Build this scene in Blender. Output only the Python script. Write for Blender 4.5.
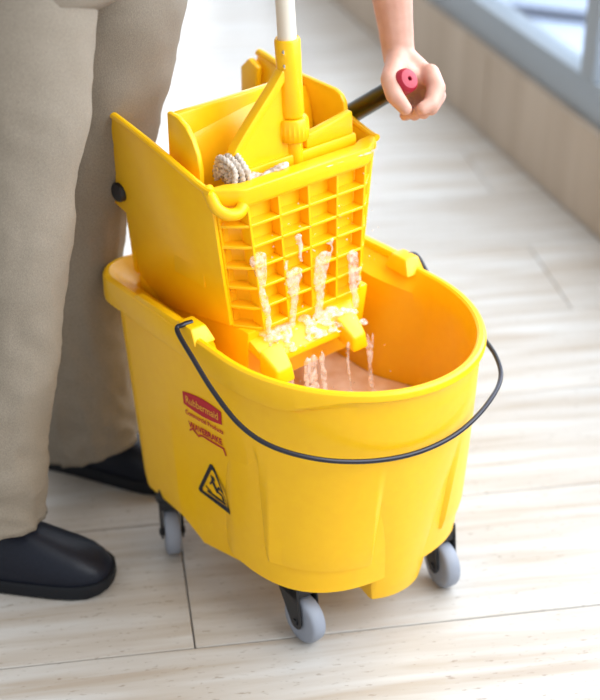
import bpy, bmesh, math, random
from mathutils import Vector, Matrix, noise
random.seed(7)
for o in list(bpy.data.objects):
    bpy.data.objects.remove(o)
S = bpy.context.scene
COL = S.collection

# ------------------------------------------------------------------ camera
PITCH = math.radians(30.13)
cam_d = bpy.data.cameras.new('camera')
cam = bpy.data.objects.new('camera', cam_d); COL.objects.link(cam)
cam.location = (-.0485, -1.7815, 1.4365)
cam.rotation_euler = (math.pi/2 - PITCH, 0, 0)
cam_d.sensor_fit = 'HORIZONTAL'; cam_d.sensor_width = 36; cam_d.lens = 1400*36/600
cam_d.clip_start = .05
cam_d.dof.use_dof = True; cam_d.dof.focus_distance = 1.95; cam_d.dof.aperture_fstop = 2.8
S.camera = cam

# ------------------------------------------------------------------ world, light, exposure
S.view_settings.view_transform = 'Standard'; S.view_settings.look = 'None'
S.view_settings.gamma = 1; S.view_settings.use_curve_mapping = False
S.view_settings.exposure = 0.74
W = bpy.data.worlds.new('world'); S.world = W; W.use_nodes = True
bg = W.node_tree.nodes['Background']
bg.inputs['Color'].default_value = (.90, .95, 1.0, 1); bg.inputs['Strength'].default_value = .50
WALL_TH = math.radians(106.5)
WALL_A = Vector((.661, 1.211, 0))
wd = Vector((math.cos(WALL_TH), math.sin(WALL_TH), 0))           # along the window wall
wn = Vector((-math.sin(WALL_TH), math.cos(WALL_TH), 0))          # into the room
def area(name, loc, target, sx, sy, power, col):
    l = bpy.data.lights.new(name, 'AREA'); l.shape = 'RECTANGLE'; l.size = sx; l.size_y = sy
    l.energy = power; l.color = col
    o = bpy.data.objects.new(name, l); COL.objects.link(o)
    o.location = loc; o.rotation_euler = (Vector(target)-Vector(loc)).to_track_quat('-Z', 'Y').to_euler()
    return o
_p = WALL_A - wn*.7 - wd*1.1 + Vector((0, 0, 1.9))
area('daylight_window', _p, (-.1, .1, .2), 5.0, 2.4, 172, (.94, .975, 1))
area('daylight_far', (-.75, 5.8, 1.6), (-.4, .2, .4), 2.0, 2.4, 36, (.94, .97, 1))

# ------------------------------------------------------------------ materials
def mat(name, col, rough=.5, metal=0, **kw):
    m = bpy.data.materials.new(name); m.use_nodes = True
    b = m.node_tree.nodes['Principled BSDF']
    b.inputs['Base Color'].default_value = (*col, 1); b.inputs['Roughness'].default_value = rough
    b.inputs['Metallic'].default_value = metal
    for k, v in kw.items(): b.inputs[k.replace('_', ' ')].default_value = v
    return m
def nd(m, t, **kw):
    n = m.node_tree.nodes.new(t)
    for k, v in kw.items(): setattr(n, k, v)
    return n
def lk(m, a, b): m.node_tree.links.new(a, b)
def bsdf(m): return m.node_tree.nodes['Principled BSDF']
def add_noise(m, scale, lo, hi, bump=0, vec_scale=(1, 1, 1), detail=4, coords='Object', bdist=.001):
    """colour between lo and hi by noise; optional fine bump"""
    tc = nd(m, 'ShaderNodeTexCoord'); mp = nd(m, 'ShaderNodeMapping'); mp.inputs['Scale'].default_value = vec_scale
    lk(m, tc.outputs[coords], mp.inputs['Vector'])
    n = nd(m, 'ShaderNodeTexNoise'); n.inputs['Scale'].default_value = scale; n.inputs['Detail'].default_value = detail
    lk(m, mp.outputs['Vector'], n.inputs['Vector'])
    r = nd(m, 'ShaderNodeValToRGB'); r.color_ramp.elements[0].position = .3; r.color_ramp.elements[1].position = .7
    r.color_ramp.elements[0].color = (*lo, 1); r.color_ramp.elements[1].color = (*hi, 1)
    lk(m, n.outputs['Fac'], r.inputs['Fac']); lk(m, r.outputs['Color'], bsdf(m).inputs['Base Color'])
    if bump:
        bp = nd(m, 'ShaderNodeBump'); bp.inputs['Strength'].default_value = bump; bp.inputs['Distance'].default_value = bdist
        lk(m, n.outputs['Fac'], bp.inputs['Height']); lk(m, bp.outputs['Normal'], bsdf(m).inputs['Normal'])
    return n
M = {}
M['yellow'] = mat('yellow_plastic', (1, .60, .003), .34, Specular_IOR_Level=.45)
add_noise(M['yellow'], 60, (.98, .525, .002), (1, .555, .003), bump=.06)
M['yellow2'] = mat('yellow_plastic_wringer', (1, .60, .003), .33, Specular_IOR_Level=.45)
add_noise(M['yellow2'], 50, (.98, .52, .002), (1, .555, .003), bump=.06)
M['black'] = mat('black_plastic', (.012, .012, .014), .45)
M['wire'] = mat('black_wire', (.018, .018, .028), .3, .3)
M['tyre'] = mat('grey_rubber', (.27, .29, .34), .55)
M['hub'] = mat('dark_hub', (.02, .018, .018), .5)
M['steel'] = mat('dark_steel', (.05, .045, .035), .28, .9)
M['chrome'] = mat('bright_steel', (.8, .8, .8), .2, 1)
M['red'] = mat('red_grip', (.36, .006, .025), .45)
M['red_print'] = mat('red_print', (.50, .008, .02), .5)
M['gold_print'] = mat('gold_print', (.85, .42, .04), .5)
M['black_print'] = mat('black_print', (.012, .012, .02), .5)
M['pole'] = mat('pale_wood_pole', (.72, .64, .52), .45)
add_noise(M['pole'], 30, (.70, .61, .49), (.76, .69, .57), vec_scale=(4, 4, .3))
M['yarn'] = mat('cotton_yarn', (.62, .52, .42), .9)
add_noise(M['yarn'], 200, (.40, .30, .21), (.74, .66, .58), bump=.2)
M['skin'] = mat('skin', (.70, .40, .30), .5, Subsurface_Weight=.15, Subsurface_Scale=.01)
bsdf(M['skin']).inputs['Subsurface Radius'].default_value = (1, .35, .2)
_n = add_noise(M['skin'], 45, (.54, .275, .195), (.61, .34, .25), bump=.12)
M['trouser'] = mat('khaki_twill', (.30, .25, .19), .85)
add_noise(M['trouser'], 700, (.212, .174, .13), (.285, .238, .182), bump=.35, vec_scale=(1, 1, .6))
M['shirt'] = mat('pale_shirt', (.6, .62, .66), .8)
add_noise(M['shirt'], 500, (.55, .57, .61), (.65, .67, .7), bump=.3)
M['leather'] = mat('black_leather', (.008, .010, .018), .42, Specular_IOR_Level=.28)
add_noise(M['leather'], 240, (.005, .007, .014), (.008, .010, .019), bump=.25)
M['sole'] = mat('black_sole', (.008, .009, .012), .6, Specular_IOR_Level=.25)
M['hair'] = mat('dark_hair', (.03, .02, .015), .6)
M['eye'] = mat('eye', (.8, .8, .8), .2)
M['alu'] = mat('grey_aluminium', (.30, .335, .37), .4, .25)
M['wallstone'] = mat('tan_stone', (.47, .37, .28), .6)
add_noise(M['wallstone'], 3, (.42, .325, .24), (.52, .42, .325), vec_scale=(5, 5, .4), detail=6)
M['concrete'] = mat('pale_paving', (.55, .64, .82), .8)
add_noise(M['concrete'], 2, (.52, .61, .78), (.58, .67, .86))
M['kerb'] = mat('dark_kerb', (.06, .08, .12), .7)
M['grout'] = mat('grout', (.46, .44, .42), .9)
# travertine tile: long soft veins, small pits, each tile its own tint
m = M['tile'] = mat('travertine', (.6, .52, .43), .32, Specular_IOR_Level=.4)
tc = nd(m, 'ShaderNodeTexCoord'); oi = nd(m, 'ShaderNodeObjectInfo')
va = nd(m, 'ShaderNodeVectorMath', operation='ADD'); vm = nd(m, 'ShaderNodeVectorMath', operation='SCALE'); vm.inputs['Scale'].default_value = 37
cv = nd(m, 'ShaderNodeCombineXYZ')
for k in 'XYZ': lk(m, oi.outputs['Random'], cv.inputs[k])
lk(m, cv.outputs[0], vm.inputs[0]); lk(m, tc.outputs['Object'], va.inputs[0]); lk(m, vm.outputs[0], va.inputs[1])
mp = nd(m, 'ShaderNodeMapping'); mp.inputs['Scale'].default_value = (1.1, 14, 1); lk(m, va.outputs[0], mp.inputs['Vector'])
n1 = nd(m, 'ShaderNodeTexNoise'); n1.inputs['Scale'].default_value = 2.4; n1.inputs['Detail'].default_value = 7; n1.inputs['Distortion'].default_value = .35
lk(m, mp.outputs[0], n1.inputs['Vector'])
rp = nd(m, 'ShaderNodeValToRGB'); e = rp.color_ramp.elements
e[0].position = .28; e[0].color = (.41, .34, .27, 1); e[1].position = .70; e[1].color = (.565, .545, .515, 1)
lk(m, n1.outputs['Fac'], rp.inputs['Fac'])
mp2 = nd(m, 'ShaderNodeMapping'); mp2.inputs['Scale'].default_value = (30, 85, 1); lk(m, va.outputs[0], mp2.inputs['Vector'])
n2 = nd(m, 'ShaderNodeTexNoise'); n2.inputs['Scale'].default_value = 2.2; n2.inputs['Detail'].default_value = 3; lk(m, mp2.outputs[0], n2.inputs['Vector'])
r2 = nd(m, 'ShaderNodeValToRGB'); e = r2.color_ramp.elements
e[0].position = .26; e[0].color = (.6, .54, .48, 1); e[1].position = .37; e[1].color = (1, 1, 1, 1); lk(m, n2.outputs['Fac'], r2.inputs['Fac'])
mx = nd(m, 'ShaderNodeMix', data_type='RGBA', blend_type='MULTIPLY'); mx.inputs[0].default_value = .8
lk(m, rp.outputs[0], mx.inputs[6]); lk(m, r2.outputs[0], mx.inputs[7])
hv = nd(m, 'ShaderNodeHueSaturation'); mr = nd(m, 'ShaderNodeMapRange'); mr.inputs[3].default_value = .93; mr.inputs[4].default_value = 1.07
lk(m, oi.outputs['Random'], mr.inputs[0]); lk(m, mr.outputs[0], hv.inputs['Value']); lk(m, mx.outputs[2], hv.inputs['Color'])
lk(m, hv.outputs[0], bsdf(m).inputs['Base Color'])
bp = nd(m, 'ShaderNodeBump'); bp.inputs['Strength'].default_value = .12; bp.inputs['Distance'].default_value = .001
lk(m, n2.outputs['Fac'], bp.inputs['Height']); lk(m, bp.outputs[0], bsdf(m).inputs['Normal'])
# glass: clear with a reflecting skin
m = M['glass'] = bpy.data.materials.new('window_glass'); m.use_nodes = True; nt = m.node_tree; nt.nodes.clear()
out = nt.nodes.new('ShaderNodeOutputMaterial'); ms = nt.nodes.new('ShaderNodeMixShader'); tr = nt.nodes.new('ShaderNodeBsdfTransparent')
gl = nt.nodes.new('ShaderNodeBsdfGlossy'); gl.inputs['Roughness'].default_value = .02; fr = nt.nodes.new('ShaderNodeMapRange'); fr.inputs[3].default_value = .03; fr.inputs[4].default_value = .25; lw = nt.nodes.new('ShaderNodeLayerWeight'); lw.inputs[0].default_value = .3; nt.links.new(lw.outputs['Facing'], fr.inputs[0])
tr.inputs['Color'].default_value = (.93, .96, 1, 1)
nt.links.new(fr.outputs[0], ms.inputs[0]); nt.links.new(tr.outputs[0], ms.inputs[1]); nt.links.new(gl.outputs[0], ms.inputs[2]); nt.links.new(ms.outputs[0], out.inputs[0])
# soapy water: part clear, part milky
m = M['water'] = bpy.data.materials.new('soapy_water'); m.use_nodes = True; nt = m.node_tree; nt.nodes.clear()
out = nt.nodes.new('ShaderNodeOutputMaterial'); ms = nt.nodes.new('ShaderNodeMixShader'); tr = nt.nodes.new('ShaderNodeBsdfTransparent')
pb = nt.nodes.new('ShaderNodeBsdfPrincipled'); pb.inputs['Base Color'].default_value = (.90, .78, .70, 1); pb.inputs['Roughness'].default_value = .12
tx = nt.nodes.new('ShaderNodeTexCoord'); nz = nt.nodes.new('ShaderNodeTexNoise'); nz.inputs['Scale'].default_value = 130; nz.inputs['Detail'].default_value = 4
rr = nt.nodes.new('ShaderNodeValToRGB'); rr.color_ramp.elements[0].position = .38; rr.color_ramp.elements[0].color = (.10,)*3+(1,); rr.color_ramp.elements[1].position = .62; rr.color_ramp.elements[1].color = (.50,)*3+(1,)
bp = nt.nodes.new('ShaderNodeBump'); bp.inputs['Strength'].default_value = .5; bp.inputs['Distance'].default_value = .002
nt.links.new(tx.outputs['Object'], nz.inputs['Vector']); nt.links.new(nz.outputs['Fac'], rr.inputs[0]); nt.links.new(rr.outputs[0], ms.inputs[0])
nt.links.new(nz.outputs['Fac'], bp.inputs['Height']); nt.links.new(bp.outputs[0], pb.inputs['Normal'])
nt.links.new(tr.outputs[0], ms.inputs[1]); nt.links.new(pb.outputs[0], ms.inputs[2]); nt.links.new(ms.outputs[0], out.inputs[0])
M['pool'] = mat('dirty_mop_water', (.78, .52, .32), .12)
add_noise(M['pool'], 28, (.72, .45, .24), (.92, .74, .60), bump=.3, bdist=.003)

# ------------------------------------------------------------------ mesh helpers
def link(name, me, m=None, parent=None, smooth=True, angle=35):
    o = bpy.data.objects.new(name, me); COL.objects.link(o)
    if m is not None and not me.materials: me.materials.append(m)
    if smooth:
        me.polygons.foreach_set('use_smooth', [True]*len(me.polygons))
        me.set_sharp_from_angle(angle=math.radians(angle))
    if parent is not None: o.parent = parent
    return o
def pyobj(name, V, F, m, parent=None, smooth=True, angle=35):
    me = bpy.data.meshes.new(name); me.from_pydata([tuple(v) for v in V], [], F); me.validate(); me.update()
    bm = bmesh.new(); bm.from_mesh(me); bmesh.ops.recalc_face_normals(bm, faces=bm.faces); bm.to_mesh(me); bm.free()
    return link(name, me, m, parent, smooth, angle)
def bmobj(name, bm, m, parent=None, smooth=True, angle=35):
    bmesh.ops.recalc_face_normals(bm, faces=bm.faces)
    me = bpy.data.meshes.new(name); bm.to_mesh(me); bm.free()
    return link(name, me, m, parent, smooth, angle)
def empty(name, loc=(0, 0, 0), rz=0, parent=None):
    o = bpy.data.objects.new(name, None); o.empty_display_size = .05; COL.objects.link(o)
    o.location = loc; o.rotation_euler = (0, 0, rz)
    if parent is not None: o.parent = parent
    return o
def tag(o, label=None, cat=None, group=None, kind=None):
    for k, v in (('label', label), ('category', cat), ('group', group), ('kind', kind)):
        if v: o[k] = v
    return o
class MB:
    def __init__(s): s.V = []; s.F = []
    def add(s, V, F):
        n = len(s.V); s.V += [Vector(v) for v in V]; s.F += [tuple(i+n for i in f) for f in F]; return s
    def rings(s, R, cap0=True, cap1=True, closed=False):
        n = len(R[0]); V = [p for r in R for p in r]; F = []
        L = len(R)
        for i in range(L if closed else L-1):
            a = i*n; b = ((i+1) % L)*n
            for j in range(n):
                k = (j+1) % n; F.append((a+j, a+k, b+k, b+j))
        if not closed:
            if cap0: F.append(tuple(range(n-1, -1, -1)))
            if cap1: F.append(tuple((L-1)*n+j for j in range(n)))
        return s.add(V, F)
    def tube(s, pts, rad, n=12, lobes=0, twist=0, cap=True, flat=None):
        P = [Vector(p) for p in pts]; L = len(P)
        if not hasattr(rad, '__len__'): rad = [rad]*L
        T = [(P[min(i+1, L-1)]-P[max(i-1, 0)]).normalized() for i in range(L)]
        u = T[0].orthogonal().normalized(); R = []; dist = 0
        for i in range(L):
            u = (u - T[i]*u.dot(T[i])).normalized(); w = T[i].cross(u)
            if i: dist += (P[i]-P[i-1]).length
            ring = []
            for j in range(n):
                a = 2*math.pi*j/n
                r = rad[i]*(1+(.26*math.cos(lobes*(a-twist*dist)) if lobes else 0))
                ring.append(P[i]+(u*math.cos(a)+w*math.sin(a))*r)
            R.append(ring)
        return s.rings(R, cap, cap)
    def lathe(s, prof, n=32, mx=None):
        """prof: (r, z) list; around z"""
        mx = mx or Matrix.Identity(4)
        R = [[mx @ Vector((r*math.cos(2*math.pi*j/n), r*math.sin(2*math.pi*j/n), z)) for j in range(n)] for r, z in prof]
        return s.rings(R)
    def sphere(s, c, r, n=12, sc=(1, 1, 1)):
        c = Vector(c); R = []
        for i in range(1, n):
            a = math.pi*i/n
            R.append([c+Vector((r*sc[0]*math.sin(a)*math.cos(2*math.pi*j/(2*n)), r*sc[1]*math.sin(a)*math.sin(2*math.pi*j/(2*n)), r*sc[2]*math.cos(a))) for j in range(2*n)])
        V = [p for q in R for p in q]; k = len(V); m2 = 2*n; V += [c+Vector((0, 0, r*sc[2])), c-Vector((0, 0, r*sc[2]))]; F = []
        for i in range(len(R)-1):
            for j in range(m2):
                F.append((i*m2+j, i*m2+(j+1) % m2, (i+1)*m2+(j+1) % m2, (i+1)*m2+j))
        for j in range(m2):
            F.append((k, (j+1) % m2, j)); F.append((k+1, (len(R)-1)*m2+j, (len(R)-1)*m2+(j+1) % m2))
        return s.add(V, F)
    def caps(s, p, q, r1, r2, n=14):
        p, q = Vector(p), Vector(q)
        s.tube([p, q], [r1, r2], n); s.sphere(p, r1, 8); s.sphere(q, r2, 8); return s
    def chain(s, pts, rad, n=14):
        for i in range(len(pts)-1): s.caps(pts[i], pts[i+1], rad[i], rad[i+1], n)
        return s
    def box(s, lo, hi):
        x0, y0, z0 = lo; x1, y1, z1 = hi
        V = [(x0, y0, z0), (x1, y0, z0), (x1, y1, z0), (x0, y1, z0), (x0, y0, z1), (x1, y0, z1), (x1, y1, z1), (x0, y1, z1)]
        return s.add(V, [(0, 3, 2, 1), (4, 5, 6, 7), (0, 1, 5, 4), (1, 2, 6, 5), (2, 3, 7, 6), (3, 0, 4, 7)])
    def hexa(s, V):
        return s.add(V, [(0, 3, 2, 1), (4, 5, 6, 7), (0, 1, 5, 4), (1, 2, 6, 5), (2, 3, 7, 6), (3, 0, 4, 7)])
    def build(s, name, m, parent=None, smooth=True, angle=35, bevel=0, seg=2):
        me = bpy.data.meshes.new(name); me.from_pydata([tuple(v) for v in s.V], [], s.F)
        bm = bmesh.new(); bm.from_mesh(me)
        bmesh.ops.recalc_face_normals(bm, faces=bm.faces)
        if bevel:
            ed = [e for e in bm.edges if len(e.link_faces) == 2 and e.calc_face_angle(0) > math.radians(30)]
            bmesh.ops.bevel(bm, geom=ed, offset=bevel, segments=seg, affect='EDGES', profile=.5, clamp_overlap=True)
            bmesh.ops.recalc_face_normals(bm, faces=bm.faces)
        bm.to_mesh(me); bm.free()
        return link(name, me, m, parent, smooth, angle)
def remeshed(mb, name, voxel, smooth_it, m, parent=None):
    o = mb.build(name+'_raw', None, None, False)
    r = o.modifiers.new('r', 'REMESH'); r.mode = 'VOXEL'; r.voxel_size = voxel; r.use_smooth_shade = True
    if smooth_it:
        k = o.modifiers.new('s', 'SMOOTH'); k.factor = .5; k.iterations = smooth_it
    me = bpy.data.meshes.new_from_object(o.evaluated_get(bpy.context.evaluated_depsgraph_get()))
    bpy.data.objects.remove(o); me.materials.clear()
    return link(name, me, m, parent, True, 180)
def smoothpath(pts, n=8):
    """Catmull-Rom through pts"""
    P = [Vector(p) for p in pts]; out = []
    for i in range(len(P)-1):
        a = P[max(i-1, 0)]; b = P[i]; c = P[i+1]; d = P[min(i+2, len(P)-1)]
        for k in range(n):
            t = k/n
            out.append(.5*((2*b)+(c-a)*t+(2*a-5*b+4*c-d)*t*t+(3*b-a-3*c+d)*t**3))
    out.append(P[-1]); return out
def sst(a, b, x):
    t = min(1, max(0, (x-a)/(b-a))); return t*t*(3-2*t)
def lerp(a, b, t): return a+(b-a)*t
def prism(name, poly, y0, y1, m, parent, bevel=.002, warp=None, seg=2):
    """polygon in (x,z), extruded from y0 to y1"""
    bm = bmesh.new()
    a = [bm.verts.new((x, y0, z)) for x, z in poly]; b = [bm.verts.new((x, y1, z)) for x, z in poly]
    bm.faces.new(a); bm.faces.new(b[::-1]); n = len(poly)
    for i in range(n): bm.faces.new((a[i], a[(i+1) % n], b[(i+1) % n], b[i]))
    bmesh.ops.recalc_face_normals(bm, faces=bm.faces)
    if bevel:
        ed = [e for e in bm.edges if e.calc_face_angle(0) > math.radians(30)]
        bmesh.ops.bevel(bm, geom=ed, offset=bevel, segments=seg, affect='EDGES', profile=.5, clamp_overlap=True)
    if warp:
        for v in bm.verts: v.co = warp(v.co)
    return bmobj(name, bm, m, parent)

# ------------------------------------------------------------------ setting: floor, window wall, outside
fl = MB().box((-4, -3.2, -.03), (.9, 6.5, -.012)).build('floor', M['grout'], smooth=False)
# the slab is cut along the window wall
me = fl.data; bm = bmesh.new(); bm.from_mesh(me)
bmesh.ops.bisect_plane(bm, geom=bm.verts[:]+bm.edges[:]+bm.faces[:], plane_co=WALL_A, plane_no=-wn, clear_outer=True)
bmesh.ops.holes_fill(bm, edges=bm.edges); bm.to_mesh(me); bm.free()
tag(fl, 'pale travertine tile floor with narrow grey joints', None, None, 'structure')
TA = math.radians(9); tx_ = Vector((math.cos(TA), math.sin(TA), 0)); ty_ = Vector((-math.sin(TA), math.cos(TA), 0))
T0 = Vector((-.2055, -.194, 0)); TL, TW, GAP = 1.22, .312, .0022
bm = bmesh.new(); bmesh.ops.create_cube(bm, size=1)
for v in bm.verts: v.co = Vector((v.co.x*(TL-GAP), v.co.y*(TW-GAP), v.co.z*.012))
bmesh.ops.bevel(bm, geom=bm.edges[:], offset=.0012, segments=1, affect='EDGES')
tile_me = bpy.data.meshes.new('tile'); bm.to_mesh(tile_me); bm.free(); tile_me.materials.append(M['tile'])
ntile = 0
for j in range(-5, 15):
    off = (.0 if j % 2 == 0 else .90)
    for i in range(-4, 3):
        c = T0 + tx_*((i+.5)*TL+off) + ty_*((j+.5)*TW)
        if c.x < -2.9 or c.y < -1.7: continue
        corners = [c+tx_*sx*TL/2+ty_*sy*TW/2 for sx in (-1, 1) for sy in (-1, 1)]
        dd = [(p-WALL_A).dot(wn) for p in corners]
        if max(dd) < .01: continue
        mesh = tile_me
        if min(dd) < .004:                                           # tiles cut where they meet the wall
            mesh = tile_me.copy(); bm = bmesh.new(); bm.from_mesh(mesh)
            R = Matrix.Rotation(-TA, 3, 'Z')
            bmesh.ops.bisect_plane(bm, geom=bm.verts[:]+bm.edges[:]+bm.faces[:], plane_co=R @ (WALL_A+wn*.003-Vector((c.x, c.y, 0))), plane_no=R @ (-wn), clear_outer=True)
            bmesh.ops.holes_fill(bm, edges=bm.edges); bm.to_mesh(mesh); bm.free()
            if len(mesh.polygons) < 4: continue
        o = bpy.data.objects.new('tile', mesh); COL.objects.link(o); o.parent = fl
        o.location = (c.x, c.y, -.006); o.rotation_euler = (0, 0, TA)
def wallpt(s, d, z): return WALL_A + wd*s + wn*d + Vector((0, 0, z))
def wallbox(mb, s0, s1, d0, d1, z0, z1):
    return mb.hexa([wallpt(s0, d0, z0), wallpt(s1, d0, z0), wallpt(s1, d1, z0), wallpt(s0, d1, z0), wallpt(s0, d0, z1), wallpt(s1, d0, z1), wallpt(s1, d1, z1), wallpt(s0, d1, z1)])
wl = wallbox(MB(), -3.5, 4.5, -.2, -.012, -.03, .225).build('wall_right', M['grout'], smooth=False)
tag(wl, 'low tan stone wall under the grey window frame', None, None, 'structure')
for k in range(-5, 6):
    s0 = .70 + k*.78 - .0
    wallbox(MB(), s0-.78+.003, s0-.003, -.012, 0, .0, .228).build('panel', M['wallstone'], wl, bevel=.0015, seg=1)
wallbox(MB(), -3.5, 4.5, -.2, .0, .2281, .236).build('coping', M['wallstone'], wl)
win = wallbox(MB(), -3.5, 4.5, -.09, -.02, .236, .335).build('window_1', M['alu'], bevel=.004)
tag(win, 'grey aluminium window frame with clear panes above the low wall', None, None, 'structure')
MS = .18
for k in range(-2, 4):
    s = MS + k*1.25
    wallbox(MB(), s-.035, s+.035, -.09, -.015, .335, 2.5).build('mullion', M['alu'], win, bevel=.004)
    wallbox(MB(), s+.035, s+1.25-.035, -.06, -.05, .335, 2.5).build('pane', M['glass'], win, smooth=False)
wallbox(MB(), -3.5, 4.5, -.09, -.02, 2.5, 2.6).build('head_rail', M['alu'], win, bevel=.004)
g = MB()
g.hexa([wallpt(-6, -9, -.06), wallpt(9, -9, -.06), wallpt(9, -.2, -.06), wallpt(-6, -.2, -.06), wallpt(-6, -9, -.03), wallpt(9, -9, -.03), wallpt(9, -.2, -.03), wallpt(-6, -.2, -.03)])
gr = g.build('ground', M['concrete'], smooth=False); tag(gr, 'pale blue-grey paving outside the windows', None, None, 'structure')
kb = MB().hexa([(.55, 3.16, -.03), (1.75, 2.66, -.03), (1.76, 2.685, -.03), (.56, 3.185, -.03), (.55, 3.16, .01), (1.75, 2.66, .01), (1.76, 2.685, .01), (.56, 3.185, .01)]).build('kerb', M['kerb'], bevel=.006)
tag(kb, 'dark kerb strip lying on the paving outside the window', 'kerb')

# ------------------------------------------------------------------ mop bucket
PSI = -.9117
bucket = tag(empty('mop_bucket', (0, 0, 0), PSI), 'yellow plastic mop bucket on grey casters with a black wire handle', 'bucket')
NB, NC, NS, NE = 18, 14, 90, 110
def outline(xb, b, a, r, ex=2.0):
    """closed outline: list of (x, y, inward normal, c, t); c = run along the side (x), t = angle from the pouring end"""
    half = []
    for i in range(NB):
        y = -(b-r)*i/NB; half.append((xb, y, (1, 0), -9, 180))
    for i in range(NC):
        q = math.pi/2*i/NC
        half.append((xb+r-r*math.cos(q), -(b-r)-r*math.sin(q), (math.cos(q), math.sin(q)), xb+.03*i/NC, 180))
    for i in range(NS):
        x = (xb+r)*(1-i/NS); half.append((x, -b, (0, 1), x, 120))
    def sp(t):
        rr = (abs(math.cos(t)/a)**ex+abs(math.sin(t)/b)**ex)**(-1/ex); return Vector((rr*math.cos(t), -rr*math.sin(t)))
    for i in range(NE):
        t = math.pi/2*(1-i/NE); q = sp(t); d = sp(t-.002)-sp(t+.002); n = Vector((-d.y, d.x)).normalized()
        half.append((q.x, q.y, (n.x, n.y), q.x, math.degrees(t)))
    front = (a, 0, (-1, 0), a, 0)
    other = [(x, -y, (nx, -ny), c, t) for x, y, (nx, ny), c, t in half[1:]][::-1]
    return half + [front] + other
RIM = outline(-.351, .204, .2375, .06)
REF = outline(-.295, .186, .20, .05, 2.5)
def is_side(p): return p[4] == 120
def zbot(p):
    c, t, y = p[3], p[4], abs(p[1])
    if t >= 180: return .100
    if t == 120 or c < .066:
        if c < -.15: return .100
        if c < -.105: return lerp(.100, .064, (c+.15)/.045)
        if c < .056: return lerp(.066, .076, (c+.105)/.16)
        return .132
    if y > .066: return .146
    if y > .056: return lerp(.058, .146, (y-.056)/.010)
    return .056
def extra(p):
    """how far a panel is set back at the foot compared with the caster housings"""
    c, t, y = p[3], p[4], abs(p[1])
    if t >= 180: return 0
    if t == 120 or c < .10:
        if c < -.15: return 0
        if c < -.115: return lerp(0, .009, (c+.15)/.035)
        if c < .040: return lerp(.009, .036, (c+.115)/.155)
        if c < .056: return lerp(.036, .068, (c-.040)/.016)
        if c < .061: return lerp(.068, .015, (c-.056)/.005)
        if c < .080: return lerp(.015, -.005, (c-.061)/.019)
        return lerp(-.005, 0, (c-.080)/.020)
    if y > .074: return 0
    if y > .066: return lerp(.016, 0, (y-.066)/.008)
    return lerp(0, .016, (y/.066)**2)
def bparams(z):
    k = (.425-z)/.325
    return lerp(-.316, -.272, k), lerp(.195, .188, k), lerp(.228, .178, k), lerp(.05, .04, k), lerp(2.05, 2.7, k)
def body_ring(zf, inset=0, feat=True, inner=0):
    R = []
    for i, p in enumerate(REF):
        z = zf(p); q = outline_cache(z)[i]
        e = inset + (extra(p)*max(0, min(1, (.335-z)/.235)) if feat else 0)
        if inner: e += inner*(1-sst(-.10, .0, p[3])) if p[4] >= 120 else 0
        R.append(Vector((q[0]+q[2][0]*e, q[1]+q[2][1]*e, z)))
    return R
_oc = {}
def outline_cache(z):
    k = round(z, 4)
    if k not in _oc: _oc[k] = outline(*bparams(k))
    return _oc[k]
def rim_ring(f):
    R = []
    for p in RIM:
        ins, z = f(p); R.append(Vector((p[0]+p[2][0]*ins, p[1]+p[2][1]*ins, z)))
    return R
def ff(p): return 1-sst(30, 62, p[4]) if p[4] < 120 else 0      # 1 at the pouring lip
rings = []
rings.append(body_ring(lambda p: zbot(p)+.004, .03))
rings.append(body_ring(lambda p: zbot(p), .010))
rings.append(body_ring(lambda p: zbot(p)+.003, .002))
for k in range(1, 15):
    rings.append(body_ring(lambda p, k=k: lerp(zbot(p)+.003, .412, k/14)))
rings.append(body_ring(lambda p: .421, 0))
rings.append(rim_ring(lambda p: (lerp(.010, .009, ff(p)), lerp(.4215, .440, ff(p)))))
rings.append(rim_ring(lambda p: (lerp(.001, .006, ff(p)), lerp(.4225, .448, ff(p)))))
rings.append(rim_ring(lambda p: (0, lerp(.427, .453, ff(p)))))
rings.append(rim_ring(lambda p: (0, .4575)))
rings.append(rim_ring(lambda p: (.0015, .4615)))
rings.append(rim_ring(lambda p: (.005, .464)))
rings.append(rim_ring(lambda p: (.010, .4642)))
rings.append(rim_ring(lambda p: (.0135, .4615)))
def led(p): return (1-sst(-.10, .0, p[3])) if p[4] >= 120 else 0
rings.append(rim_ring(lambda p: (lerp(.0155, .019, led(p)), lerp(.455, .457, led(p)))))
rings.append(rim_ring(lambda p: (lerp(.0175, .034, led(p)), lerp(.440, .446, led(p)))))
rings.append(rim_ring(lambda p: (lerp(.019, .050, led(p)), lerp(.425, .438, led(p)))))
for z in (.40, .36, .30, .24, .18, .13, .105):
    rings.append(body_ring(lambda p, z=z: z, .006, False, .03))
body = MB().rings(rings).build('body', M['yellow'], bucket, angle=24)
# rim ears that hold the wire handle, and the raised strip behind the near ear
for s, dx in ((-1, 0), (1, .022)):
    e = MB().hexa([(dx+x, s*y, z) for x, y, z in ((-.108, .170, .455), (-.052, .170, .455), (-.052, .207, .455), (-.108, .207, .455), (-.100, .178, .478), (-.066, .178, .478), (-.066, .204, .478), (-.100, .204, .478))])
    e.build('handle_lug', M['yellow'], bucket, bevel=.003)
    MB().hexa([(dx+x, s*y, z) for x, y, z in ((-.225, .186, .46), (-.098, .186, .46), (-.098, .2015, .46), (-.225, .2015, .46), (-.215, .188, .469), (-.098, .188, .4725), (-.098, .200, .4725), (-.215, .200, .469))]).build('rim_strip', M['yellow'], bucket, bevel=.002)
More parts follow.
